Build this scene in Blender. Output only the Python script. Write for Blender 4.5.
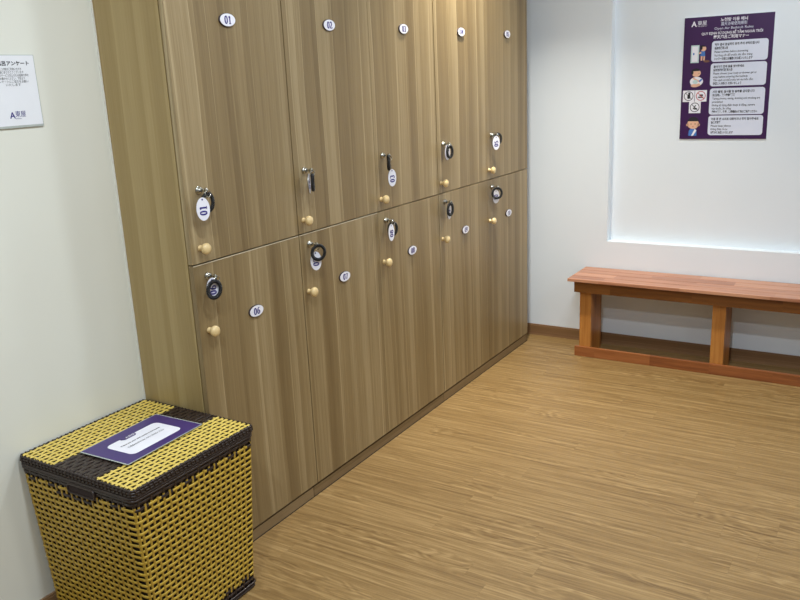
import bpy, math, random
from mathutils import Vector, Matrix
random.seed(7)
PI = math.pi
for o in list(bpy.data.objects): bpy.data.objects.remove(o, do_unlink=True)
SC = bpy.context.scene
COL = SC.collection

# ------------------------------------------------------------------ camera
cam_d = bpy.data.cameras.new('camera'); cam = bpy.data.objects.new('camera', cam_d); COL.objects.link(cam)
cam_d.sensor_width = 36.0; cam_d.sensor_fit = 'HORIZONTAL'; cam_d.lens = 811.03 / 800 * 36.0
cam_d.clip_start = 0.05
Rv = Vector((0.51933843, -0.85345253, -0.04366203)); Uv = Vector((0.24697279, 0.10098199, 0.96374638)); Fv = Vector((0.8181027, 0.51129386, -0.26322338))
M = Matrix.Identity(4)
for i in range(3):
    M[i][0] = Rv[i]; M[i][1] = Uv[i]; M[i][2] = -Fv[i]
M[0][3], M[1][3], M[2][3] = -1.696, -1.788, 1.5307
cam.matrix_world = M
SC.camera = cam

# ------------------------------------------------------------------ world, lamps, exposure
w = bpy.data.worlds.new('world'); SC.world = w; w.use_nodes = True
w.node_tree.nodes['Background'].inputs[0].default_value = (0.84, 0.93, 1.0, 1)
w.node_tree.nodes['Background'].inputs[1].default_value = 0.25
SC.view_settings.view_transform = 'Standard'; SC.view_settings.look = 'None'
SC.view_settings.exposure = 0.0; SC.view_settings.gamma = 1.0; SC.view_settings.use_curve_mapping = False

def area(name, loc, size, power, col, target=None, spread=PI):
    d = bpy.data.lights.new(name, 'AREA'); d.shape = 'DISK'; d.size = size; d.energy = power; d.color = col; d.spread = spread
    o = bpy.data.objects.new(name, d); COL.objects.link(o); o.location = loc
    t = Vector(target) if target else Vector((loc[0], loc[1], 0))
    o.rotation_euler = (t - Vector(loc)).to_track_quat('-Z', 'Y').to_euler()
    return o
CW = (0.80, 0.895, 1.0)
CZ = 2.66
for i, (x, y, p) in enumerate([(-1.7, -1.1, 36), (-0.5, -1.15, 27), (0.70, -1.0, 12), (1.75, -1.3, 13), (-0.5, -3.1, 10), (0.75, -3.1, 8), (1.9, -3.2, 10)]):  # first one, far left, is added to brighten side panel and left wall
    area('downlight_or_fill', (x, y, CZ), 0.16, p, CW)
area('downlight_or_fill', (1.74, -0.26, CZ), 0.10, 16, (1.0, 0.96, 0.86), spread=math.radians(92))
area('corridor_lamp', (0.5, -8.2, 2.35), 0.55, 42, (1.0, 0.97, 0.9), target=(0.3, 0, 0.8))

# ------------------------------------------------------------------ helpers
class MB:
    def __init__(s): s.v = []; s.f = []; s.m = []; s.sm = []
    def add(s, verts, faces, mat=0, smooth=False, xf=None):
        b = len(s.v)
        for p in verts:
            p = Vector(p)
            s.v.append(tuple(xf @ p) if xf else tuple(p))
        for f in faces: s.f.append([b + i for i in f]); s.m.append(mat); s.sm.append(smooth)
        return s
    def box(s, a, b, mat=0, bev=0.0, xf=None):
        x0, y0, z0 = a; x1, y1, z1 = b
        if bev <= 0:
            v = [(x0,y0,z0),(x1,y0,z0),(x1,y1,z0),(x0,y1,z0),(x0,y0,z1),(x1,y0,z1),(x1,y1,z1),(x0,y1,z1)]
            f = [(0,3,2,1),(4,5,6,7),(0,1,5,4),(1,2,6,5),(2,3,7,6),(3,0,4,7)]
            return s.add(v, f, mat, xf=xf)
        import bmesh
        bm = bmesh.new(); bmesh.ops.create_cube(bm, size=1)
        for q in bm.verts: q.co = Vector(((x0+x1)/2 + q.co.x*(x1-x0), (y0+y1)/2 + q.co.y*(y1-y0), (z0+z1)/2 + q.co.z*(z1-z0)))
        bmesh.ops.bevel(bm, geom=bm.edges[:], offset=bev, segments=2, affect='EDGES', profile=0.6)
        bm.verts.index_update()
        v = [q.co[:] for q in bm.verts]; f = [[q.index for q in fc.verts] for fc in bm.faces]; bm.free()
        return s.add(v, f, mat, xf=xf)
    def lathe(s, prof, n=24, mat=0, xf=None, smooth=True):   # prof (r, h) about +Z
        v = []; f = []
        for r, h in prof:
            for k in range(n): v.append((r*math.cos(2*PI*k/n), r*math.sin(2*PI*k/n), h))
        for i in range(len(prof)-1):
            for k in range(n):
                k2 = (k+1) % n; f.append((i*n+k, i*n+k2, (i+1)*n+k2, (i+1)*n+k))
        f.append(list(range(n))[::-1]); f.append([(len(prof)-1)*n+k for k in range(n)])
        return s.add(v, f, mat, smooth, xf)
    def tube(s, pts, r, n=8, mat=0, closed=False, xf=None, ry=None):
        P = [Vector(p) for p in pts]; N = len(P); v = []; f = []
        up = Vector((0.13, 0.21, 0.97)); prev = None
        for i in range(N):
            t = (P[(i+1) % N] - P[i-1]) if closed else (P[min(i+1, N-1)] - P[max(i-1, 0)])
            t.normalize()
            if prev is None: a = t.cross(up).normalized()
            else: a = (prev - t * prev.dot(t)).normalized()
            prev = a; b = t.cross(a)
            for k in range(n):
                q = 2*PI*k/n; v.append(P[i] + a*math.cos(q)*r + b*math.sin(q)*(ry or r))
        for i in range(N if closed else N-1):
            j = (i+1) % N
            for k in range(n):
                k2 = (k+1) % n; f.append((i*n+k, i*n+k2, j*n+k2, j*n+k))
        if not closed: f.append(list(range(n))[::-1]); f.append([(N-1)*n+k for k in range(n)])
        return s.add(v, f, mat, True, xf)
    def prism(s, outline, O, U, V, h, mat=0, side=None):    # filled outline in the plane (O,U,V), thickness h along U x V
        O = Vector(O); U = Vector(U); V = Vector(V); n = U.cross(V).normalized(); N = len(outline)
        a = [O + U*x + V*y for x, y in outline]; b = [p + n*h for p in a]
        s.add(a + b, [[N + k for k in range(N)]], mat)
        s.add(a + b, [list(range(N))[::-1]] + [(k, (k+1) % N, N+(k+1) % N, N+k) for k in range(N)], mat if side is None else side)
        return s
    def flat(s, outline, O, U, V, lift=0.0, mat=0):
        O = Vector(O); U = Vector(U); V = Vector(V); n = U.cross(V).normalized()
        return s.add([O + U*x + V*y + n*lift for x, y in outline], [list(range(len(outline)))], mat)
    def build(s, name, mats, parent=None, loc=None):
        me = bpy.data.meshes.new(name); me.from_pydata(s.v, [], s.f)
        if not isinstance(mats, (list, tuple)): mats = [mats]
        for m in mats: me.materials.append(m)
        me.polygons.foreach_set('material_index', s.m); me.polygons.foreach_set('use_smooth', s.sm)
        me.update()
        o = bpy.data.objects.new(name, me); COL.objects.link(o)
        if loc: o.location = loc
        if parent: o.parent = parent
        return o

def tag(o, label=None, cat=None, group=None, kind=None):
    if label: o['label'] = label
    if cat: o['category'] = cat
    if group: o['group'] = group
    if kind: o['kind'] = kind
    return o
def thing(name, label, cat, loc=(0, 0, 0), group=None):
    o = bpy.data.objects.new(name, None); COL.objects.link(o); o.location = loc; o.empty_display_size = 0.05
    return tag(o, label, cat, group)

def ellipse(cx, cy, rx, ry, n=32, a0=0.0, a1=2*PI):
    full = abs(a1 - a0 - 2*PI) < 1e-6
    return [(cx + rx*math.cos(a0 + (a1-a0)*k/(n if full else n-1)), cy + ry*math.sin(a0 + (a1-a0)*k/(n if full else n-1))) for k in range(n)]
def rrect(x0, y0, x1, y1, r, n=6):
    o = []
    for cx, cy, a in ((x1-r, y1-r, 0), (x0+r, y1-r, PI/2), (x0+r, y0+r, PI), (x1-r, y0+r, 1.5*PI)):
        for k in range(n+1): q = a + PI/2*k/n; o.append((cx + r*math.cos(q), cy + r*math.sin(q)))
    return o

def text_mesh(body, bold=0.0):
    c = bpy.data.curves.new('t', 'FONT'); c.body = body; c.size = 1.0; c.resolution_u = 2; c.offset = bold
    o = bpy.data.objects.new('t', c); COL.objects.link(o)
    bpy.context.view_layer.update()
    ev = o.evaluated_get(bpy.context.evaluated_depsgraph_get()); me = ev.to_mesh()
    v = [(p.co.x, p.co.y) for p in me.vertices]; f = [list(p.vertices) for p in me.polygons]
    ev.to_mesh_clear(); bpy.data.objects.remove(o); bpy.data.curves.remove(c)
    return v, f
def put_text(mb, body, x, y, height, O, U, V, mat, lift=0.0004, width=None, align='L', bold=0.0):
    v, f = text_mesh(body, bold)
    if not v: return
    x0 = min(p[0] for p in v); x1 = max(p[0] for p in v)
    sx = sy = height / 0.73
    if width: sx = width / max(x1 - x0, 1e-6)
    off = {'L': 0, 'C': -(x1-x0)*sx/2, 'R': -(x1-x0)*sx}[align]
    O = Vector(O); U = Vector(U); V = Vector(V); n = U.cross(V).normalized()
    pts = [O + U*(x + off + (p[0]-x0)*sx) + V*(y + p[1]*sy) + n*lift for p in v]
    ff = []
    for q in f:
        a = [Vector((v[i][0], v[i][1], 0)) for i in q[:3]]
        ff.append(q if (a[1]-a[0]).cross(a[2]-a[0]).z > 0 else q[::-1])
    mb.add(pts, ff, mat)

# numerals with thick and thin strokes and small serifs, each in a box 0.6 x 1
def arc(cx, cy, rx, ry, a0, a1, n=18): return [(cx + rx*math.cos(math.radians(a0+(a1-a0)*k/n)), cy + ry*math.sin(math.radians(a0+(a1-a0)*k/n))) for k in range(n+1)]
DIG = {
 '0': [arc(.3,.5,.2,.44,0,360,28)],
 '1': [[(.1,.8),(.31,.93)], [(.31,.94),(.31,.04)], [(.12,.04),(.5,.04)]],
 '2': [arc(.28,.70,.19,.24,165,-30,14) + [(.08,.07)], [(.06,.07),(.54,.07)], [(.53,.05),(.55,.2)]],
 '3': [arc(.27,.72,.19,.22,150,-80,14), arc(.27,.29,.21,.24,85,-150,14)],
 '4': [[(.42,.04),(.42,.94)], [(.42,.94),(.04,.3)], [(.04,.3),(.57,.3)], [(.28,.04),(.54,.04)]],
 '5': [[(.5,.9),(.16,.9)], [(.16,.92),(.13,.52)], arc(.27,.31,.22,.26,125,-150,16)],
 '6': [arc(.3,.30,.2,.25,0,360,22), [(.1,.33),(.14,.62),(.26,.82),(.48,.94)]],
 '7': [[(.08,.9),(.55,.9)], [(.54,.9),(.26,.04)], [(.08,.9),(.07,.76)]],
 '8': [arc(.3,.72,.17,.21,0,360,22), arc(.3,.28,.21,.24,0,360,22)],
 '9': [arc(.3,.68,.2,.25,0,360,22), [(.5,.65),(.46,.36),(.34,.16),(.12,.05)]],
}
def put_digits(mb, s, cx, cy, h, O, U, V, mat, lift=0.0005):
    O = Vector(O); U = Vector(U); V = Vector(V); n = U.cross(V).normalized()
    adv = 0.66; W = adv*len(s) - .06
    for i, ch in enumerate(s):
        for st in DIG[ch]:
            P = [Vector((p[0], p[1], 0)) for p in st]; vs = []
            for k in range(len(P)):
                t = P[min(k+1, len(P)-1)] - P[max(k-1, 0)]
                if len(P) > 20 and k in (0, len(P)-1): t = P[1] - P[-2]
                t.normalize(); wd = .045 + .06*abs(t.y)
                pn = Vector((-t.y, t.x, 0))
                for sgn in (1, -1):
                    q = P[k] + pn*wd*sgn
                    vs.append(O + U*(cx + (q.x + i*adv - W/2)*h) + V*(cy + (q.y-.5)*h) + n*lift)
            mb.add(vs, [(2*k, 2*k+1, 2*k+3, 2*k+2) for k in range(len(P)-1)], mat)

# ------------------------------------------------------------------ materials
def srgb(r, g, b):
    f = lambda c: (c/255/12.92) if c/255 <= .04045 else ((c/255+.055)/1.055)**2.4
    return (f(r), f(g), f(b), 1)
class NT:
    def __init__(s, name):
        s.mat = bpy.data.materials.new(name); s.mat.use_nodes = True; s.t = s.mat.node_tree; s.bsdf = s.t.nodes['Principled BSDF']
    def n(s, typ, **kw):
        o = s.t.nodes.new(typ)
        for k, v in kw.items(): setattr(o, k, v)
        return o
    def put(s, inp, val):
        if hasattr(val, 'is_linked') or isinstance(val, bpy.types.NodeSocket): s.t.links.new(val, inp)
        else: inp.default_value = val
    def math(s, op, a, b=0.0, c=None, clamp=False):
        o = s.n('ShaderNodeMath', operation=op, use_clamp=clamp); s.put(o.inputs[0], a); s.put(o.inputs[1], b)
        if c is not None: s.put(o.inputs[2], c)
        return o.outputs[0]
    def comb(s, x=0.0, y=0.0, z=0.0):
        o = s.n('ShaderNodeCombineXYZ'); s.put(o.inputs[0], x); s.put(o.inputs[1], y); s.put(o.inputs[2], z); return o.outputs[0]
    def noise(s, vec=None, scale=1.0, detail=2.0, rough=.5, w=None, dist=0.0):
        o = s.n('ShaderNodeTexNoise', noise_dimensions='1D' if w is not None else '3D')
        if w is not None: s.put(o.inputs['W'], w)
        else: s.put(o.inputs['Vector'], vec)
        o.inputs['Scale'].default_value = scale; o.inputs['Detail'].default_value = detail; o.inputs['Roughness'].default_value = rough; o.inputs['Distortion'].default_value = dist
        return o.outputs['Fac']
    def ramp(s, fac, stops):
        o = s.n('ShaderNodeValToRGB'); s.put(o.inputs[0], fac); e = o.color_ramp.elements
        while len(e) < len(stops): e.new(.5)
        for k, (p, c) in enumerate(stops): e[k].position = p; e[k].color = c
        return o.outputs[0]
    def mix(s, f, a, b, mode='MIX'):
        o = s.n('ShaderNodeMix', data_type='RGBA', blend_type=mode); s.put(o.inputs[0], f); s.put(o.inputs[6], a); s.put(o.inputs[7], b); return o.outputs[2]
    def bump(s, h, strength=.2, dist=.001):
        o = s.n('ShaderNodeBump'); s.put(o.inputs['Height'], h); o.inputs['Strength'].default_value = strength; o.inputs['Distance'].default_value = dist
        s.t.links.new(o.outputs[0], s.bsdf.inputs['Normal'])
    def fin(s, col=None, rough=.5, metal=0.0, spec=None):
        if col is not None: s.put(s.bsdf.inputs['Base Color'], col)
        s.put(s.bsdf.inputs['Roughness'], rough); s.bsdf.inputs['Metallic'].default_value = metal
        if spec is not None: s.bsdf.inputs['Specular IOR Level'].default_value = spec
        return s.mat

def plain(name, col, rough=.5, metal=0.0, var=.04, scale=30, bump=0.0, spec=None):
    m = NT(name); tc = m.n('ShaderNodeTexCoord').outputs['Object']
    f = m.noise(tc, scale, 3)
    c = Vector(col[:3])
    a = tuple(c*(1-var)) + (1,); b = tuple(min(1, q*(1+var)) for q in c) + (1,)
    if bump: m.bump(f, bump)
    return m.fin(m.ramp(f, [(.3, a), (.7, b)]), rough, metal, spec)

def laminate(name, dark, mid, light, rough=.42, across=None, seedoff=0.0, spread=1.0):
    m = NT(name); tc = m.n('ShaderNodeTexCoord').outputs['Object']; sp = m.n('ShaderNodeSeparateXYZ'); m.t.links.new(tc, sp.inputs[0])
    rnd = m.n('ShaderNodeObjectInfo').outputs['Random']
    if across == 'Z':      # grain runs horizontally
        a = sp.outputs[2]; l = m.math('ADD', sp.outputs[0], sp.outputs[1])
    else:
        a = m.math('ADD', sp.outputs[0], m.math('MULTIPLY', sp.outputs[1], 1.0)); l = sp.outputs[2]
    a = m.math('ADD', a, m.math('MULTIPLY', rnd, 9.0)); a = m.math('ADD', a, seedoff)
    wob = m.noise(m.comb(m.math('MULTIPLY', a, 3.0), 0.0, m.math('MULTIPLY', l, .55)), 1.0, 2)
    a2 = m.math('ADD', a, m.math('MULTIPLY', m.math('SUBTRACT', wob, .5), .07))
    v = m.n('ShaderNodeTexVoronoi', voronoi_dimensions='1D'); m.put(v.inputs['W'], a2); v.inputs['Scale'].default_value = 11.5
    vc = m.n('ShaderNodeSeparateColor'); m.t.links.new(v.outputs['Color'], vc.inputs[0])
    vd = m.n('ShaderNodeTexVoronoi', voronoi_dimensions='1D', feature='DISTANCE_TO_EDGE'); m.put(vd.inputs['W'], a2); vd.inputs['Scale'].default_value = 11.5
    broad = m.noise(None, 7.0, 3, .6, w=a2)
    fine = m.noise(m.comb(m.math('MULTIPLY', a2, 260.0), 0.0, m.math('MULTIPLY', l, 5.0)), 1.0, 3, .6)
    med = m.noise(m.comb(m.math('MULTIPLY', a2, 60.0), 3.0, m.math('MULTIPLY', l, .8)), 1.0, 2, .6)
    saw = m.math('FRACT', m.math('MULTIPLY', a2, 10.5))
    val = m.math('ADD', m.math('MULTIPLY', vc.outputs[0], .17), m.math('MULTIPLY', broad, .32))
    val = m.math('ADD', val, m.math('MULTIPLY', saw, .12))
    val = m.math('ADD', val, m.math('MULTIPLY', fine, .26))
    val = m.math('ADD', val, m.math('MULTIPLY', med, .20))
    line = m.math('MULTIPLY', m.math('LESS_THAN', vd.outputs['Distance'], .030), m.math('GREATER_THAN', vc.outputs[1], .45))
    val = m.math('ADD', val, m.math('MULTIPLY', line, .13))
    col = m.ramp(val, [(.54-.23*spread, dark), (.54, mid), (.54+.25*spread, light)])
    m.bump(fine, .06, .0006)
    return m.fin(col, rough)

M_DOOR = laminate('locker_laminate', srgb(108,87,54), srgb(138,117,80), srgb(176,156,118))
M_PLINTH = laminate('plinth_laminate', srgb(104,82,52), srgb(130,107,74), srgb(152,130,96), across='Z')
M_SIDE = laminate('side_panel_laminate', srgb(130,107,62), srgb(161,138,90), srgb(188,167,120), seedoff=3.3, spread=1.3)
M_BASEB = laminate('baseboard_laminate', srgb(112,80,50), srgb(138,104,70), srgb(158,126,92), across='Z')
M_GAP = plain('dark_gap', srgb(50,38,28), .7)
M_STRIP = plain('pale_strip', srgb(200,186,158), .35)

def floor_mat():
    m = NT('floor_vinyl'); tc = m.n('ShaderNodeTexCoord').outputs['Object']; sp = m.n('ShaderNodeSeparateXYZ'); m.t.links.new(tc, sp.inputs[0])
    X, Y = sp.outputs[0], sp.outputs[1]
    row = m.math('FLOOR', m.math('DIVIDE', X, .098)); fx = m.math('FRACT', m.math('DIVIDE', X, .098))
    wn = m.n('ShaderNodeTexWhiteNoise', noise_dimensions='1D'); m.put(wn.inputs['W'], row)
    yy = m.math('ADD', m.math('DIVIDE', Y, .92), wn.outputs['Value']); colm = m.math('FLOOR', yy); fy = m.math('FRACT', yy)
    wn2 = m.n('ShaderNodeTexWhiteNoise', noise_dimensions='2D'); m.put(wn2.inputs['Vector'], m.comb(row, colm))
    r = wn2.outputs['Value']; r50 = m.math('MULTIPLY', r, 57.0)
    g1 = m.noise(m.comb(m.math('MULTIPLY', X, 70.0), m.math('MULTIPLY', Y, 2.2), r50), 1.0, 4, .65)
    g2 = m.noise(m.comb(m.math('MULTIPLY', X, 240.0), m.math('MULTIPLY', Y, 5.0), r50), 1.0, 3, .6)
    # cathedral rings where the slow noise bulges
    slow = m.noise(m.comb(m.math('MULTIPLY', X, 11.0), m.math('MULTIPLY', Y, 2.6), r50), 1.0, 2.5, .55)
    rings = m.math('SINE', m.math('ADD', m.math('MULTIPLY', slow, 75.0), m.math('MULTIPLY', X, 60.0)))
    rings = m.math('MULTIPLY_ADD', rings, .5, .5)
    where = m.ramp(m.noise(m.comb(m.math('MULTIPLY', X, 6.0), m.math('MULTIPLY', Y, 1.6), m.math('ADD', r50, 9.0)), 1.0, 1), [(.52, (0,0,0,1)), (.66, (1,1,1,1))])
    val = m.math('ADD', m.math('MULTIPLY', g1, .56), m.math('MULTIPLY', g2, .36))
    val = m.math('ADD', val, m.math('MULTIPLY', m.math('MULTIPLY', m.math('SUBTRACT', rings, .5), where), .10))
    val = m.math('ADD', val, m.math('MULTIPLY', m.math('SUBTRACT', r, .5), .03))
    col = m.ramp(val, [(.28, srgb(104,76,38)), (.46, srgb(141,111,65)), (.64, srgb(170,140,92))])
    e1 = m.math('LESS_THAN', m.math('MINIMUM', fx, m.math('SUBTRACT', 1.0, fx)), .006)
    e2 = m.math('LESS_THAN', m.math('MINIMUM', fy, m.math('SUBTRACT', 1.0, fy)), .0009)
    seam = m.math('MULTIPLY', m.math('MAXIMUM', e1, e2), .2)
    col = m.mix(seam, col, srgb(110,80,46))
    m.bump(m.math('ADD', g1, g2), .09, .0008)
    return m.fin(col, m.math('MULTIPLY_ADD', g2, .12, .44))
M_FLOOR = floor_mat()

def bench_mat(name, dark, mid, light, grain, rough=.4, block=.42, wide=.07):
    m = NT(name); tc = m.n('ShaderNodeTexCoord').outputs['Object']; sp = m.n('ShaderNodeSeparateXYZ'); m.t.links.new(tc, sp.inputs[0])
    X, Y, Z = sp.outputs
    if grain == 'Y': l, a, b = Y, X, Z
    elif grain == 'Z': l, a, b = Z, X, Y
    else: l, a, b = X, Y, Z
    row = m.math('FLOOR', m.math('DIVIDE', a, wide))
    wn = m.n('ShaderNodeTexWhiteNoise', noise_dimensions='1D'); m.put(wn.inputs['W'], row)
    cl = m.math('FLOOR', m.math('ADD', m.math('DIVIDE', l, block), wn.outputs['Value']))
    wn2 = m.n('ShaderNodeTexWhiteNoise', noise_dimensions='2D'); m.put(wn2.inputs['Vector'], m.comb(row, cl))
    r = wn2.outputs['Value']
    g = m.noise(m.comb(m.math('MULTIPLY', a, 55.0), m.math('MULTIPLY', b, 55.0), m.math('MULTIPLY_ADD', l, 3.0, m.math('MULTIPLY', r, 31.0))), 1.0, 4, .6)
    f = m.noise(m.comb(m.math('MULTIPLY', a, 260.0), m.math('MULTIPLY', b, 260.0), m.math('MULTIPLY', l, 9.0)), 1.0, 2, .6)
    val = m.math('ADD', m.math('MULTIPLY', g, .6), m.math('ADD', m.math('MULTIPLY', f, .2), m.math('MULTIPLY', r, .26)))
    m.bump(g, .05, .0006)
    return m.fin(m.ramp(val, [(.3, dark), (.52, mid), (.75, light)]), rough)
M_BTOP = bench_mat('bench_seat_wood', srgb(142,88,62), srgb(178,122,92), srgb(200,146,114), 'Y', .33)
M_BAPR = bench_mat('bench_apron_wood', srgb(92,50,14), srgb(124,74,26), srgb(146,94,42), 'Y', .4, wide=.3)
M_BLEG = bench_mat('bench_leg_wood', srgb(120,66,20), srgb(160,98,38), srgb(186,126,60), 'Z', .4, block=.9, wide=.033)
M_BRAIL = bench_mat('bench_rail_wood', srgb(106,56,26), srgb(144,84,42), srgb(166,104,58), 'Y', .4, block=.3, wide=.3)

def wall_mat(name, a, b):
    m = NT(name); tc = m.n('ShaderNodeTexCoord').outputs['Object']
    n1 = m.noise(tc, 1.3, 3); n2 = m.noise(tc, 160, 2)
    m.bump(n2, .05, .0006)
    return m.fin(m.ramp(n1, [(.3, a), (.7, b)]), .6)
M_WALL = wall_mat('white_wall_paint', srgb(226,232,236), srgb(230,236,240))
M_WALL2 = wall_mat('left_wall_paint', srgb(222,221,208), srgb(226,226,214))
M_CEIL = wall_mat('ceiling_paint', srgb(232,232,228), srgb(236,236,232))
M_CAULK = plain('sealant', srgb(228,226,214), .5)

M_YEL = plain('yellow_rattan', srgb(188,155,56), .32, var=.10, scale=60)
M_YELLIT = plain('yellow_rattan_lit_lid', srgb(222,194,96), .3, var=.08, scale=60)  # same rattan as the sides; light from above painted in as paler yellow
M_YEL2 = plain('yellow_stake', srgb(170,137,50), .4, var=.10, scale=60)
M_BRN = plain('dark_brown_rattan', srgb(46,33,27), .38, var=.15, scale=60)
M_LIN = plain('dark_lining', srgb(38,22,20), .8)
M_KNOB = bench_mat('knob_wood', srgb(200,168,112), srgb(222,194,140), srgb(238,214,166), 'X', .3, block=9, wide=9)
M_CHROME = plain('chrome', srgb(200,198,190), .18, 1.0)
M_STEEL = plain('brushed_steel', srgb(150,146,136), .35, 1.0)
M_COIL = plain('black_rubber', srgb(16,15,17), .35)
M_PLATE = plain('white_enamel', srgb(236,234,240), .3, var=.01)
M_RIM = plain('dark_plate_rim', srgb(66,56,60), .4)
M_INK = plain('navy_ink', srgb(40,28,120), .5)
M_INK2 = plain('black_ink', srgb(32,30,36), .6)
M_PAPER = plain('white_paper', srgb(232,233,236), .5, var=.01)
M_ACR = plain('acrylic_edge', srgb(176,182,176), .15)
M_PURP = plain('purple_print', srgb(56,14,74), .35, var=.08, scale=4)
M_PURPL = plain('purple_card', srgb(62,44,108), .3, var=.03)
M_PANEL = plain('lavender_print', srgb(222,226,240), .4, var=.01)
M_WPRINT = plain('white_print', srgb(238,236,242), .4, var=.01)
M_SKIN = plain('print_skin', srgb(232,182,150), .5); M_HAIR = plain('print_black', srgb(24,18,22), .5)
M_BLUE = plain('print_blue', srgb(70,120,190), .5); M_RED = plain('print_red', srgb(190,40,44), .5)
M_BRWN = plain('print_brown', srgb(120,80,60), .5); M_PGRN = plain('print_pale_green', srgb(196,216,214), .5)
M_FOAM = plain('foam_board_edge', srgb(232,232,230), .6)

# ------------------------------------------------------------------ room
D = 0.294; LW = 2.709; REC = 0.055
XW0, YW0 = -3.2, -4.6
tag(MB().box((XW0, YW0, -.06), (LW+.2, D+.2, 0)).build('floor', M_FLOOR), kind='structure')
tag(MB().box((XW0, YW0, 2.70), (LW+.2, D+.2, 2.78)).build('ceiling', M_CEIL), kind='structure')
tag(MB().box((XW0, D, 0), (LW, D+.12, 2.70)).build('wall_left', M_WALL2), kind='structure')
# back wall with its shallow recess (jamb at y=-0.419, sill at z=0.600)
NY, NZ, NY2, NZ2 = -0.419, 0.600, -3.4, 2.35
wb = MB()
wb.box((LW, NY, 0), (LW+.14, D+.12, 2.70)); wb.box((LW, YW0, 0), (LW+.14, NY2, 2.70))
wb.box((LW, NY2, 0), (LW+.14, NY, NZ)); wb.box((LW, NY2, NZ2), (LW+.14, NY, 2.70)); wb.box((LW+REC, NY2, NZ), (LW+.14, NY, NZ2))
tag(wb.build('wall_back', M_WALL), kind='structure')
bb = MB(); bb.box((LW-.012, YW0, 0), (LW, D, .060)); bb.box((LW-.008, YW0, .060), (LW, D, .066))
tag(bb.build('baseboard_back', M_BASEB), kind='structure')
bb = MB(); bb.box((XW0, D-.012, 0), (-.02, D, .060)); bb.box((XW0, D-.008, .060), (-.02, D, .066))
tag(bb.build('baseboard_left', M_BASEB), kind='structure')
tag(MB().box((-.0045, D-.004, 0), (-.0005, D, 2.699)).build('trim_1', M_CAULK), kind='structure')

# ------------------------------------------------------------------ lockers
W = 0.512; HM = 1.014; HP = 0.050; TOP = 2.62; TD = 0.018; ZP = 1.724; ZPL = 0.807
LOCK_X = 0.055; KNOB_X = 0.024
lockers = [(0, 1), (1, 2), (3, 2)]
labels = ['single wood laminate locker column numbered 01 and 06 beside the woven basket',
          'double wood laminate locker block with plates 02, 03, 07 and 08, mid row',
          'double wood laminate locker block with plates 04, 05, 09 and 10']
def knob(door, z, c=0):
    x = KNOB_X + (.013, .008, .005, .002, 0)[c]
    xf = Matrix.Translation((x, 0, z)) @ Matrix.Rotation(PI/2, 4, 'X')
    prof = [(.0095, 0), (.0098, .002), (.0078, .005), (.0070, .010), (.0088, .0145), (.0148, .0185), (.0172, .0235), (.0175, .028), (.0155, .0325), (.0100, .0355), (.003, .0368)]
    MB().lathe(prof, 28, xf=xf).build('knob', M_KNOB, door)
def lock(door, z):
    xf = Matrix.Translation((LOCK_X, 0, z)) @ Matrix.Rotation(PI/2, 4, 'X')
    MB().lathe([(.0125, 0), (.0125, .003), (.0112, .0045), (.0095, .005), (.0095, .010), (.0085, .012)], 24, xf=xf).build('lock_cylinder', M_CHROME, door)
def plate(door, num, z):
    PX = .254 - (.008 if num == '01' else 0)
    mb = MB(); O = (PX, 0, z); U = (1, 0, 0); V = (0, 0, 1)
    # tilt of U x V = -y: outward
    mb.prism(ellipse(0, 0, .0340, .0195, 40), O, U, V, .006, 1)
    mb.prism(ellipse(0, 0, .0328, .0183, 40), (PX, -.006, z), U, V, .0012, 0)
    put_digits(mb, num, 0, 0, .0240, (PX, -.0072, z), U, V, 2)
    mb.build('number_plate', [M_PLATE, M_RIM, M_INK], door)
for (c0, nc), lab in zip(lockers, labels):
    x0 = c0*W; x1 = x0 + nc*W if c0 < 3 else 2.569
    t = thing('locker_cabinet', lab, 'locker', (x0, 0, 0), 'bank of wood laminate lockers')
    wdt = x1 - x0
    mb = MB()
    if c0 == 0:
        MB().box((0, TD+.0045, 0), (.018, D-.002, TOP)).build('side_panel', M_SIDE, t)
        xs = .018
    else: xs = .0008
    xe = wdt - (.0008 if c0 < 3 else 0)
    mb.box((xs, TD+.002, HP), (xs+.016, D-.003, TOP)); mb.box((xe-.016, TD+.002, HP), (xe, D-.003, TOP))
    mb.box((xs+.016, TD+.012, HP), (xe-.016, D-.003, HP+.016)); mb.box((xs+.016, TD+.012, TOP-.016), (xe-.016, D-.003, TOP)); mb.box((xs+.016, TD+.012, HM-.008), (xe-.016, D-.003, HM+.008)); mb.box((xs+.016, D-.008, HP+.016), (xe-.016, D-.003, TOP-.016))
    mb.build('carcass', M_DOOR, t)
    pa, pb = (-.0205 if c0 == 1 else .0015), wdt-(.0235 if c0 == 0 else .0015)
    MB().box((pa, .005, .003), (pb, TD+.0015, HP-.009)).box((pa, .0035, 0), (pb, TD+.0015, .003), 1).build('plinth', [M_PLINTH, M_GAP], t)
    for c in range(nc):
        for up in (1, 0):
            gl = .0022 if (c0+c) in (1, 3) else .0006
            xa = c*W + (gl if c0+c else .0); xb = (c+1)*W - (.0022 if (c0+c) in (0, 2) else .0006)
            if c0+c == 4: xb = wdt
            z0, z1 = (HM+.0020, TOP) if up else (HP+.001, HM-.0018)
            n = c0 + c + (1 if up else 6)
            d = MB().box((xa-c*W, 0, z0), (xb-c*W, TD, z1), 0, .0009).build('door', M_DOOR, t, (c*W, 0, 0))
            knob(d, 1.062 if up else .802, c0+c); lock(d, 1.235 if up else .972); plate(d, '%02d' % n, ZP if up else ZPL)
            # pale strip, first two columns only, along the joint between upper and lower door
            if not up and c0+c in (0, 1): MB().box((xa-c*W+.001, -.0005, z1-.0026), (xb-c*W-.001, .0004, z1+.0002)).build('edge_strip', M_STRIP, d)

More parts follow.
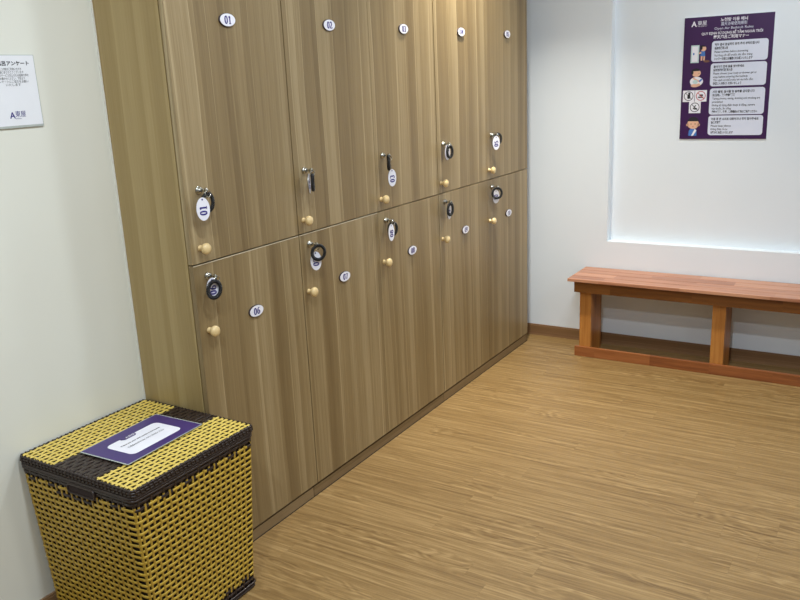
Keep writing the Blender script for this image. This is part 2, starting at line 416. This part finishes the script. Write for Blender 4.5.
# ------------------------------------------------------------------ keys on wrist coils
def coil_pts(c, yaw, R, r, turns=34, per=8, sx=1.0, lean=0.0):
    u = Vector((math.cos(yaw), math.sin(yaw), 0)); v = Vector((0, 0, 1)); n = u.cross(v)
    v = (v*math.cos(lean) + n*math.sin(lean)); n = u.cross(v)
    out = []; N = turns*per
    for k in range(N):
        a = 2*PI*k/N; q = 2*PI*k/per
        rad = u*math.cos(a)*sx + v*math.sin(a)
        out.append(Vector(c) + rad*(R + r*math.cos(q)) + n*(r*math.sin(q)))
    return out
def key(num, col, up, label, tag_c, tag_yaw, coil_c, coil_yaw, coil_sx=1.0, tagfront=True, tilt=0.0):
    zl = 1.235 if up else .972; xl = col*W + LOCK_X
    t = thing('locker_key', label, 'key', (xl, -.0125, zl), 'locker keys on black wrist coils')
    mb = MB(); mb.box((-.0012, -.012, -.004), (.0012, .0, .004), 0, .0003)
    mb.lathe([(.0085, -.0011), (.0092, 0), (.0085, .0011)], 20, xf=Matrix.Translation((0, -.019, 0)) @ Matrix.Rotation(PI/2, 4, 'Y'))
    mb.build('key_bow', M_CHROME, t)
    ring_c = Vector((.004, -.022, -.009))
    mb = MB()
    for q in (0, 1):
        mb.tube([ring_c + Vector((math.cos(a)*.0105, -.001*q, math.sin(a)*.0105)) for a in [2*PI*k/24 for k in range(24)]], .0011, 6, closed=True)
    mb.build('split_ring', M_CHROME, t)
    # swivel chain between ring and tag
    tc = Vector(tag_c); cc = Vector(coil_c)
    top = tc + Vector((0, 0, .031))
    mb = MB(); a = ring_c + Vector((0, 0, -.0095))
    L = (top - a).length; nl = max(1, int(L/.006))
    for k in range(nl+1):
        p = a.lerp(top, k/max(nl, 1)); mb.lathe([(.0008, -.0018), (.002, 0), (.0008, .0018)], 8, xf=Matrix.Translation(p))
    mb.build('bead_chain', M_STEEL, t)
    u = Vector((math.cos(tag_yaw), math.sin(tag_yaw), 0)); v = Vector((math.sin(tilt)*u.x, math.sin(tilt)*u.y, math.cos(tilt)))
    u2 = (u*math.cos(tilt) - Vector((0, 0, 1))*math.sin(tilt))
    mb = MB(); nrm = u2.cross(v).normalized()
    mb.prism(ellipse(0, 0, .0205, .0345, 40), tc - nrm*.0016, u2, v, .0032, 0, 1)
    mb.prism(ellipse(0, .028, .0025, .0025, 12), tc + nrm*.0014, u2, v, .0006, 2)
    # numerals turned a quarter: they read upwards
    put_digits(mb, num, 0, 0, .023, tc + nrm*.0017 - v*.004, v, -u2, 2)
    put_digits(mb, num, 0, 0, .023, tc - nrm*.0017 - v*.004, v, u2, 2)
    mb.build('number_tag', [M_PLATE, M_STEEL, M_INK], t)
    wc = MB(); wc.tube(coil_pts(cc, coil_yaw, *[.0255, .0046], sx=coil_sx), .0021, 5, closed=True)
    wu = Vector((math.cos(coil_yaw), math.sin(coil_yaw), 0))
    wc.tube([cc + wu*(.0255*coil_sx*math.cos(2*PI*k/40)) + Vector((0, 0, .0255*math.sin(2*PI*k/40))) for k in range(40)], .0042, 8, closed=True).build('wrist_coil', M_COIL, t)
    MB().tube([ring_c + Vector((0, -.001, -.0095)), (ring_c + cc)/2 + Vector((0, -.001, .012)), cc + Vector((0, 0, .0265))], .0013, 6).build('coil_cord', M_COIL, t)
key('01', 0, 1, 'key with white tag 01 in front of its black coil, in the top left locker', (-.030, -.030, -.050), -.45, (.006, -.016, -.036), .12)
key('02', 1, 1, 'key hanging edge-on with its tag and black coil, in the lock of locker 02', (-.024, -.026, -.042), .48, (-.008, -.030, -.040), .62)
key('03', 2, 1, 'key with black coil edge-on above a white tag 03, upper row', (.001, -.029, -.088), -.35, (-.018, -.028, -.026), .62)
key('04', 3, 1, 'key with black coil as an open oval, in the lock of locker 04', (-.006, -.012, -.036), -.1, (-.010, -.028, -.032), .00)
key('05', 4, 1, 'key with white tag 05 before its black coil, upper lock nearest the back wall', (-.032, -.030, -.036), -.6, (.018, -.016, -.020), -.35)
key('06', 0, 0, 'key with black coil ringing its white tag, above the plate numbered 06', (-.016, -.020, -.034), -.35, (-.022, -.033, -.034), -.05)
key('07', 1, 0, 'key with round black coil over the top of its white tag, beside plate 07', (-.006, -.017, -.058), -.6, (-.004, -.030, -.027), -.45)
key('08', 2, 0, 'key with white tag 08 and black coil behind it, lower row', (-.026, -.030, -.044), -.05, (.012, -.014, -.036), -.15)
key('09', 3, 0, 'key with narrow black coil and a sliver of tag, in the lock of locker 09', (-.008, -.014, -.044), .0, (-.020, -.028, -.030), .02)
key('10', 4, 0, 'key with round black coil and tag tip below, lower lock nearest the back wall', (-.012, -.016, -.046), -.55, (-.026, -.030, -.026), -.75)

# ------------------------------------------------------------------ woven basket
BT = 0.540
bk = thing('laundry_basket', 'tall square yellow and brown woven plastic laundry basket beside the lockers', 'basket', (-.235, .055, 0))
BX, BY = -.235, .055
def ring_at(z):     # half sizes and centre of the body at height z
    k = z/.515
    x0 = -.445 + (-.472+.445)*k; x1 = -.050 + (-.0075+.050)*k
    y0 = -.170 + (-.182+.170)*k; y1 = .270 + (.2865-.270)*k
    return x0-BX, x1-BX, y0-BY, y1-BY
def perim(z, seg, off=0.0, r=.016):
    """points on the rounded perimeter, seg = (nx, ny) cells per side, 4 samples per cell; returns (point, normal, phase)"""
    x0, x1, y0, y1 = ring_at(z); out = []
    sides = [((x0, y0), (x1, y0), (0, -1), seg[0]), ((x1, y0), (x1, y1), (1, 0), seg[1]), ((x1, y1), (x0, y1), (0, 1), seg[0]), ((x0, y1), (x0, y0), (-1, 0), seg[1])]
    cell = 0
    for a, b, nrm, n in sides:
        a = Vector(a); b = Vector(b); d = (b-a).normalized(); a2 = a + d*r; b2 = b - d*r
        nv = Vector(nrm)
        for i in range(n):
            for q in range(4):
                tt = (i + q/4)/n; out.append((a2.lerp(b2, tt), nv, cell + i + q/4))
        cell += n
        c = b2 - nv*r; a0 = math.atan2(nv.y, nv.x)
        for q in range(1, 4):
            an = a0 + PI/2*q/4; v = Vector((math.cos(an), math.sin(an))); 
            out.append((c + v*r, v, cell + q/4*1.0))
        cell += 1
    return out
SEG = (20, 20); ROWS = 28; PITCH = .0178
def strand(mb, z, phase, h, th, amp, matf, row):
    pts = perim(z, SEG); N = len(pts); vs = []; fs = []; ms = []
    for p, nv, ph in pts:
        o = amp*math.cos(PI*(ph + phase))
        for (dz, dn) in ((-h/2, 0), (-h*.3, th*.8), (h*.3, th*.8), (h/2, 0), (0, -th*.5)):
            q = p + nv*(o + dn); vs.append((q.x, q.y, z + dz))
    b = len(mb.v)
    mb.v.extend(vs)
    for i in range(N):
        j = (i+1) % N; m = matf(row, pts[i][2])
        for k in range(5):
            k2 = (k+1) % 5; mb.f.append([b+i*5+k, b+j*5+k, b+j*5+k2, b+i*5+k2]); mb.m.append(m); mb.sm.append(True)
def rowmat(row, ph):
    c = int(round(ph))
    if row <= 1: return 1
    if row == 2: return 1 if (c // 2) % 2 else 0
    if row >= ROWS-1: return 1
    if row == ROWS-2: return 1 if (c // 2) % 2 == 0 else 0
    # widened dark patch round the hand slot on the left side
    if row == ROWS-3 and 3*SEG[0]+2+7 <= ph - 0 <= 3*SEG[0]+2+14 : return 1
    return 0
mbw = MB()
for rI in range(ROWS):
    strand(mbw, .012 + rI*PITCH, rI % 2, .0092, .0018, .0012, rowmat, rI)
mbw.build('woven_wall', [M_YEL, M_BRN], bk)
# stakes
mbs = MB()
zt, zb = .012 + (ROWS-1)*PITCH, .004
pt = perim(zt, SEG); pb = perim(zb, SEG)
for k in range(len(pt)):
    if abs(pt[k][2] - round(pt[k][2])) > .01 and not (abs(pt[k][1].x) > .6 and abs(pt[k][1].y) > .6): continue
    (a, na, ph), (b, nb, _) = pt[k], pb[k]
    tdir = Vector((-na.y, na.x)); w2 = .0042
    zs = [(zb, 1), (.012+1.6*PITCH, 1), (.012+1.6*PITCH, 0), (.012+(ROWS-1.5)*PITCH, 0), (.012+(ROWS-1.5)*PITCH, 1), (zt+.006, 1)]
    for s0 in (0, 2, 4):
        v = []
        for (z, mm) in (zs[s0], zs[s0+1]):
            p = b.lerp(a, min(1, (z-zb)/(zt-zb)))
            for du, dn in ((-w2, -.0008), (-w2*.6, .0012), (w2*.6, .0012), (w2, -.0008), (0, -.0018)):
                q = p + tdir*du + na*dn; v.append((q.x, q.y, z))
        mbs.add(v, [(i, (i+1) % 5, 5+(i+1) % 5, 5+i) for i in range(5)], zs[s0][1], True)
mbs.build('stakes', [M_YEL2, M_BRN], bk)
# dark lining inside
mb = MB(); lo = []; 
for z in (.006, .512):
    x0, x1, y0, y1 = ring_at(z); e = .006
    lo.append([(px, py, z) for px, py in rrect(x0+e, y0+e, x1-e, y1-e, .012, 3)])
n = len(lo[0]); mb.add(lo[0] + lo[1], [list(range(n))[::-1], [n+k for k in range(n)]] + [(k, (k+1) % n, n+(k+1) % n, n+k) for k in range(n)], 0)
mb.build('inner_lining', M_LIN, bk)
# base and top rims (twisted lashing)
def lashing(mb, z, off, rr, pitch=.012, mat=0):
    x0, x1, y0, y1 = ring_at(z); P = rrect(x0-off, y0-off, x1+off, y1+off, .016, 4)
    P = [Vector((p[0], p[1], z)) for p in P]; 
    dense = []
    for i in range(len(P)):
        a, b = P[i], P[(i+1) % len(P)]; L = (b-a).length; m_ = max(1, int(L/.004))
        for q in range(m_): dense.append(a.lerp(b, q/m_))
    mb.tube(dense, rr, 8, mat, closed=True)
mb = MB(); lashing(mb, .006, .001, .005); lashing(mb, .017, .0035, .0035); mb.build('bottom_band', M_BRN, bk)
mb = MB(); lashing(mb, .5115, .0000, .0046); lashing(mb, .5040, .0005, .0042); mb.build('top_band', M_BRN, bk)
# hand slot in the left side
mb = MB(); xs = ring_at(.490)[0]
mb.prism(rrect(-.052, -.010, .052, .010, .008), (xs-.0045, .02-BY, .490), (0, -1, 0), (0, 0, 1), .0012, 0)
op = [Vector((xs-.006, .02-BY+p[0], .490+p[1])) for p in rrect(-.055, -.013, .055, .013, .010)]
mb.tube(op, .0030, 6, 1, closed=True)
mb.build('hand_slot', [M_LIN, M_BRN], bk)
# lid
lid_x0, lid_x1, lid_y0, lid_y1 = -.474-BX, -.0045-BX, -.188-BY, .2905-BY
mb = MB()
LR = int((lid_y1-lid_y0-.016)/.0176); LC = 21
e = .0055
dy = (lid_y1-lid_y0-2*e)/LR; dx = (lid_x1-lid_x0-2*e)/LC
def lid_dark(y): return -.036 < y + BY < .136
zt = BT - .0035
for r_ in range(LR):
    y = lid_y0 + e + dy*(r_+.5); dk = lid_dark(y); h = dy*(.90 if dk else .56)
    N = LC*6+1
    vs = []
    for k in range(N):
        x = lid_x0 + e + dx*(k/6); o = .0011*math.cos(PI*(x-lid_x0-e)/dx + PI*(r_ % 2)+PI/2)
        for du, dn in ((-h/2, 0), (-h*.3, .0018), (h*.3, .0018), (h/2, 0), (0, -.0012)): vs.append((x, y+du, zt+o+dn))
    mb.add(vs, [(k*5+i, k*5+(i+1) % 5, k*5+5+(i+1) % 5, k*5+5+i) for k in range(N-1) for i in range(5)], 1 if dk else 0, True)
for c in range(LC):
    x = lid_x0 + e + dx*(c+.5); w2 = .0042
    ys = [lid_y0+e, -.036-BY, .136-BY, lid_y1-e]
    for s0, dk in ((0, 0), (1, 1), (2, 0)):
        vs = []
        for y in (ys[s0], ys[s0+1]):
            for du, dn in ((-w2, -.0008), (-w2*.6, .001), (w2*.6, .001), (w2, -.0008), (0, -.0018)): vs.append((x+du, y, zt+dn))
        mb.add(vs, [(i, (i+1) % 5, 5+(i+1) % 5, 5+i) for i in range(5)], 1 if dk else 0, True)
mb.box((lid_x0+.006, lid_y0+.006, BT-.013), (lid_x1-.006, lid_y1-.006, BT-.0085), 2)
lid = mb.build('lid', [M_YELLIT, M_BRN, M_LIN], bk)
# lid rim: skirt with bound edge
mb = MB()
def rim(z, ins, rr):
    P = [Vector((p[0], p[1], z)) for p in rrect(lid_x0+ins, lid_y0+ins, lid_x1-ins, lid_y1-ins, .010, 4)]
    d = []
    for i in range(len(P)):
        a, b = P[i], P[(i+1) % len(P)]; m_ = max(1, int((b-a).length/.005))
        for q in range(m_): d.append(a.lerp(b, q/m_))
    mb.tube(d, rr, 8, 0, closed=True)
    return d
rim(BT-.0045, .0035, .0030); rim(BT-.012, .0036, .0040); d = rim(BT-.020, .0040, .0042)
tot = len(d)
for k in range(0, tot, 3):      # binding wraps
    p = d[k]; q = d[(k+1) % tot]; t = (q-p).normalized(); nv = Vector((t.y, -t.x, 0))
    a = Vector((p.x, p.y, BT-.001)) - nv*.0025; m1 = Vector((p.x, p.y, BT-.006)) + nv*.0036 + t*.002; m2 = Vector((p.x, p.y, BT-.020)) + nv*.0040 + t*.006
    mb.tube([a, a + nv*.0035 + t*.001, m1, m2], .0018, 5, 0)
mb.build('lid_rim', M_BRN, bk)

# notice card on the lid
nc = MB(); O = (-.2335, .040, BT+.0026)
ang = math.radians(2.2); U = Vector((math.cos(ang), math.sin(ang), 0)); V = Vector((-math.sin(ang), math.cos(ang), 0))
nc.prism(rrect(-.1485, -.105+.008, .1485, .105-.008, .004, 3), O, U, V, .0010, 3)
nc.prism(rrect(-.1445, -.094, .1445, .094, .002, 2), Vector(O)+Vector((0, 0, .0008)), U, V, .0005, 0)
nc.flat(rrect(-.098, -.064, .098, .050, .018, 6), O, U, V, .0019, 1)
nc.flat([(-.036, .034), (.004, .034), (.012, .042), (.012, .052), (-.044, .052), (-.044, .042)], O, U, V, .0023, 0)
put_text(nc, 'A', -.026, .040, .009, O, U, V, 1, .0027, bold=.02); put_text(nc, '東屋', -.016, .040, .009, O, U, V, 1, .0027)
put_text(nc, 'Please put your used towels in the basket', 0, .006, .0068, O, U, V, 2, .0023, width=.150, align='C', bold=.03)
put_text(nc, '使用済みのタオルはこちらへお入れください', 0, -.018, .0072, O, U, V, 2, .0023, width=.140, align='C', bold=.02)
#put_text(nc, 'Vui lòng bỏ khăn đã sử dụng vào đây', 0, -.042, .0062, O, U, V, 2, .0023, width=.09, align='C')
tag(nc.build('notice_card', [M_PURPL, M_WPRINT, M_INK2, M_ACR]), 'purple laminated notice with a white text panel lying on the woven basket lid', 'sign')

# ------------------------------------------------------------------ bench
bn = thing('bench', 'long reddish brown wooden bench standing against the white back wall', 'bench', (2.55, -1.3, 0))
bo = Vector((2.55, -1.3, 0))
Y0, Y1 = -2.60, -.304
def bxl(mb, a, b, mat=0, bev=.002): mb.box(tuple(Vector(a)-bo), tuple(Vector(b)-bo), mat, bev)
mb = MB(); xa, xb = 2.396, 2.700; nb = 4; wv = (xb-xa)/nb
for k in range(nb): bxl(mb, (xa+k*wv+(.0012 if k else 0), Y0, .432), (xa+(k+1)*wv-(.0012 if k < nb-1 else 0), Y1, .448), 0, .0018)
bxl(mb, (xa+.02, Y0+.01, .4295), (xb-.02, Y1-.01, .434), 0, 0)
mb.build('seat', M_BTOP, bn)
for x0_, x1_ in ((2.432, 2.456), (2.655, 2.679)):
    mb = MB(); bxl(mb, (x0_, Y0+.04, .366), (x1_, -.330, .4293)); mb.build('apron', M_BAPR, bn)
for yl in (-.387, -1.079, -1.771, -2.463):
    mb = MB(); bxl(mb, (2.4565, yl-.032, .0), (2.640, yl+.032, .4290)); mb.build('leg', M_BLEG, bn)
mb = MB(); bxl(mb, (2.436, Y0+.04, 0), (2.456, -.335, .055)); mb.build('foot_rail', M_BRAIL, bn)

# ------------------------------------------------------------------ rules poster in the recess
XP = LW + REC
PO = Vector((XP-.0012, -.777, 1.161)); U = Vector((0, -1, 0)); V = Vector((0, 0, 1)); PW, PH = .420, .600
# U x V = (-1,0,0): towards the room
pm = MB(); WH, PL, BK, SK, BL, RD, BR, GR, FO, PUR = range(10)
pm.prism([(0, 0), (PW, 0), (PW, PH), (0, PH)], PO, U, V, .005, PUR, FO)
F = PO + Vector((-.005, 0, 0))
fl = lambda o, l, m: pm.flat(o, F, U, V, l, m)
# heading
put_text(pm, 'A', .034, .556, .026, F, U, V, WH, .0005, bold=.02); put_text(pm, '東屋', .064, .562, .018, F, U, V, WH, .0005, width=.044)
put_text(pm, 'AZUMAYA', .064, .554, .004, F, U, V, WH, .0005, width=.044)
put_text(pm, '노천탕 이용 매너', .236, .574, .0135, F, U, V, WH, .0005, width=.125, align='C', bold=.02)
put_text(pm, '露天浴場使用規則', .236, .554, .0135, F, U, V, PL, .0005, width=.120, align='C')
put_text(pm, 'Open Air Bathtub Rules', .236, .535, .012, F, U, V, PL, .0005, width=.180, align='C')
put_text(pm, 'QUY ĐỊNH SỬ DỤNG BỂ TẮM NGOÀI TRỜI', .228, .513, .012, F, U, V, WH, .0005, width=.285, align='C', bold=.02)
put_text(pm, '露天風呂ご利用マナー', .226, .493, .0135, F, U, V, WH, .0005, width=.165, align='C', bold=.02)
rows = [(.381, .481, ['락커 열쇠 분실하지 않게 주의 부탁드립니다', '請脫衣後再入浴', 'Please undress before showering', 'Vui lòng cởi đồ trước khi tắm tráng', 'シャワーの前にお着替えをお願いいたします']),
        (.262, .374, ['들어가기 전에 몸을 씻어주세요', '請先洗淨身體後再入浴', 'Please shower your body or shower gel or', 'soap before entering the bathtub', 'Tắm sạch cơ thể trước khi vào bồn tắm', '浴槽に入る前に体を洗いましょう']),
        (.122, .252, ['사진 촬영, 음식물 및 음주를 금지합니다', '禁止拍照、飲食和喧嘩飲酒', 'Taking photos, eating, drinking and smoking are', 'prohibited', 'Không sử dụng điện thoại di động, camera', 'hút thuốc, ăn uống', '撮影や飲食、喫煙、携帯電話の使用はご遠慮ください']),
        (.019, .117, ['이용 중 큰 소리로 대화하거나 뛰지 말아주세요', '請保持安靜', 'Please keep silence', 'Không được ồn ào', 'お静かにお願いいたします'])]
for i, (a, b, L) in enumerate(rows):
    x0 = .138 + (.002 if i > 1 else 0); x1 = .400
    fl(rrect(x0, a, x1, b, .014), .0004, PL)
    n = len(L); st = (b-a-.014)/n
    for k, sline in enumerate(L):
        wd = min(.225, .0062*len(sline)*(1.45 if ord(sline[0]) > 0x2000 else .82))
        put_text(pm, sline, x0+.014, b-.010-st*(k+.72), min(.0105, st*.6), F, U, V, BK, .0008, width=wd, bold=.03 if ord(sline[0]) > 0x2000 else .015)
# plain printed figures: bather by a locker, bather washing, three prohibition signs, quiet bather
def g2(dx, dy, k=1.0, cx=0.0, cy=0.0): return lambda o, l, m: fl([((x-cx)*k+cx+dx, (y-cy)*k+cy+dy) for x, y in o], l, m)
a1 = g2(.004, .014)
a1([(.034, .366), (.074, .366), (.074, .452), (.034, .452)], .0004, GR); a1([(.040, .372), (.068, .372), (.068, .446), (.040, .446)], .0006, WH)
a1(ellipse(.048, .41, .004, .006, 12), .0008, BL)
a1(ellipse(.094, .434, .014, .013, 20), .0006, SK); a1(ellipse(.090, .443, .014, .007, 16, 0, PI), .0008, BK); a1(ellipse(.084, .438, .006, .010, 16), .0008, BK)
a1([(.080, .398), (.104, .396), (.102, .424), (.083, .424)], .0005, BL); a1([(.083, .376), (.091, .376), (.092, .398), (.083, .398)], .0005, SK); a1([(.095, .378), (.102, .374), (.104, .397), (.096, .398)], .0005, SK)
a1([(.082, .420), (.072, .412), (.074, .408), (.086, .412)], .0006, SK)
a1(ellipse(.112, .372, .015, .006, 16), .0006, BR)
a2 = g2(.004, .018, .9, .066, .29)
a2(ellipse(.068, .268, .036, .026, 24), .0004, WH); a2(ellipse(.066, .314, .024, .020, 24), .0006, SK); a2(ellipse(.062, .328, .022, .012, 18, -.15, PI+.3), .0008, BK); a2(ellipse(.044, .318, .006, .012, 14), .0008, BK)
a2(ellipse(.060, .246, .022, .009, 18), .0006, SK); a2(ellipse(.080, .250, .010, .008, 18), .0007, SK); a2([(.046, .284), (.086, .262), (.088, .270), (.050, .292)], .0007, SK); a2([(.08, .272), (.096, .284), (.100, .276), (.086, .264)], .0008, BL); a2(ellipse(.062, .266, .014, .012, 14), .0009, GR)
a2(ellipse(.080, .312, .0018, .003, 8), .001, BK)
for cx, cy in ((.037, .217), (.097, .217), (.070, .160)):
    fl([(cx-.029, cy-.029), (cx+.029, cy-.029), (cx+.029, cy+.028), (cx-.029, cy+.028)], .0005, WH)
    n = 36; cc = BK if cx < .06 or cy < .2 else RD
    for k in range(n):
        b0 = 2*PI*k/n; b1 = 2*PI*(k+1)/n
        fl([(cx+.0235*math.cos(b0), cy+.0235*math.sin(b0)), (cx+.0235*math.cos(b1), cy+.0235*math.sin(b1)), (cx+.0205*math.cos(b1), cy+.0205*math.sin(b1)), (cx+.0205*math.cos(b0), cy+.0205*math.sin(b0))], .0012, cc)
    fl([(cx-.016, cy+.014), (cx-.014, cy+.016), (cx+.016, cy-.014), (cx+.014, cy-.016)], .0013, cc)
fl(rrect(.031, .203, .045, .225, .005, 3), .0009, BK); fl(ellipse(.040, .229, .006, .006, 12), .0009, BK)
fl(rrect(.084, .207, .110, .213, .001, 2), .0009, BK); fl(rrect(.090, .216, .108, .224, .002, 2), .0009, BK)
fl([(.060, .153), (.064, .151), (.077, .170), (.073, .172)], .0009, BK); fl(rrect(.066, .149, .082, .156, .002, 2), .0009, BK)
a4 = g2(.002, .002)
a4(ellipse(.064, .074, .029, .025, 26), .0006, SK); a4(ellipse(.036, .070, .006, .007, 12), .0006, SK); a4(ellipse(.092, .070, .006, .007, 12), .0006, SK)
a4(ellipse(.064, .084, .028, .026, 22, .15, PI-.15), .0008, BK)
a4([(.042, .014), (.084, .014), (.082, .044), (.070, .052), (.052, .050), (.044, .040)], .0005, BL); a4([(.056, .014), (.066, .014), (.082, .040), (.074, .050)], .0007, WH)
for ex in (.054, .074): a4(ellipse(ex, .074, .002, .003, 8), .0009, BK)
a4(ellipse(.064, .060, .004, .0015, 8), .0009, RD)
tag(pm.build('rules_poster', [M_WPRINT, M_PANEL, M_INK2, M_SKIN, M_BLUE, M_RED, M_BRWN, M_PGRN, M_FOAM, M_PURP]), 'purple bath rules poster with four pale text panels on the back wall', 'poster')

# ------------------------------------------------------------------ small acrylic sign on the left wall
sg = thing('wall_sign', 'white survey paper in a clear acrylic holder on the left wall', 'sign', (-.298, D, 1.54))
so = Vector((-.298, D, 1.54)); U = Vector((1, 0, 0)); V = Vector((0, 0, 1))
SO = Vector((0, -.0012, 0))
hm = MB(); hm.prism([(-.074, -.094), (.074, -.094), (.074, .098), (-.074, .098)], SO, U, V, .004, 0, 0)
hm.build('acrylic_holder', [M_ACR], sg)
sm = MB(); Fs = SO + Vector((0, -.0042, 0))
sm.flat([(-.0730, -.088), (.0725, -.088), (.0725, .0965), (-.0730, .0965)], Fs, U, V, 0, 0)
put_text(sm, '露天風呂アンケート', -.006, .071, .0095, Fs, U, V, 1, .0004, width=.124, align='C', bold=.03)
for k, (s_, wd) in enumerate([('この度はご利用いただき', .060), ('誠にありがとうございます', .072), ('今後のサービス向上のため皆様の声を', .100), ('お聞かせください。下記より', .074), ('アンケートにご協力をお願い', .094), ('いたします', .044)]):
    put_text(sm, s_, 0.0, .058-.0082*k, .0058, Fs, U, V, 1, .0004, width=wd, align='C')
put_text(sm, 'A', -.026, -.068, .017, Fs, U, V, 2, .0004, bold=.02); put_text(sm, '東屋', -.009, -.064, .013, Fs, U, V, 2, .0004, width=.032)
put_text(sm, 'AZUMAYA', -.010, -.071, .003, Fs, U, V, 2, .0004, width=.018)
sm.build('paper', [M_PAPER, M_INK2, M_INK], sg)
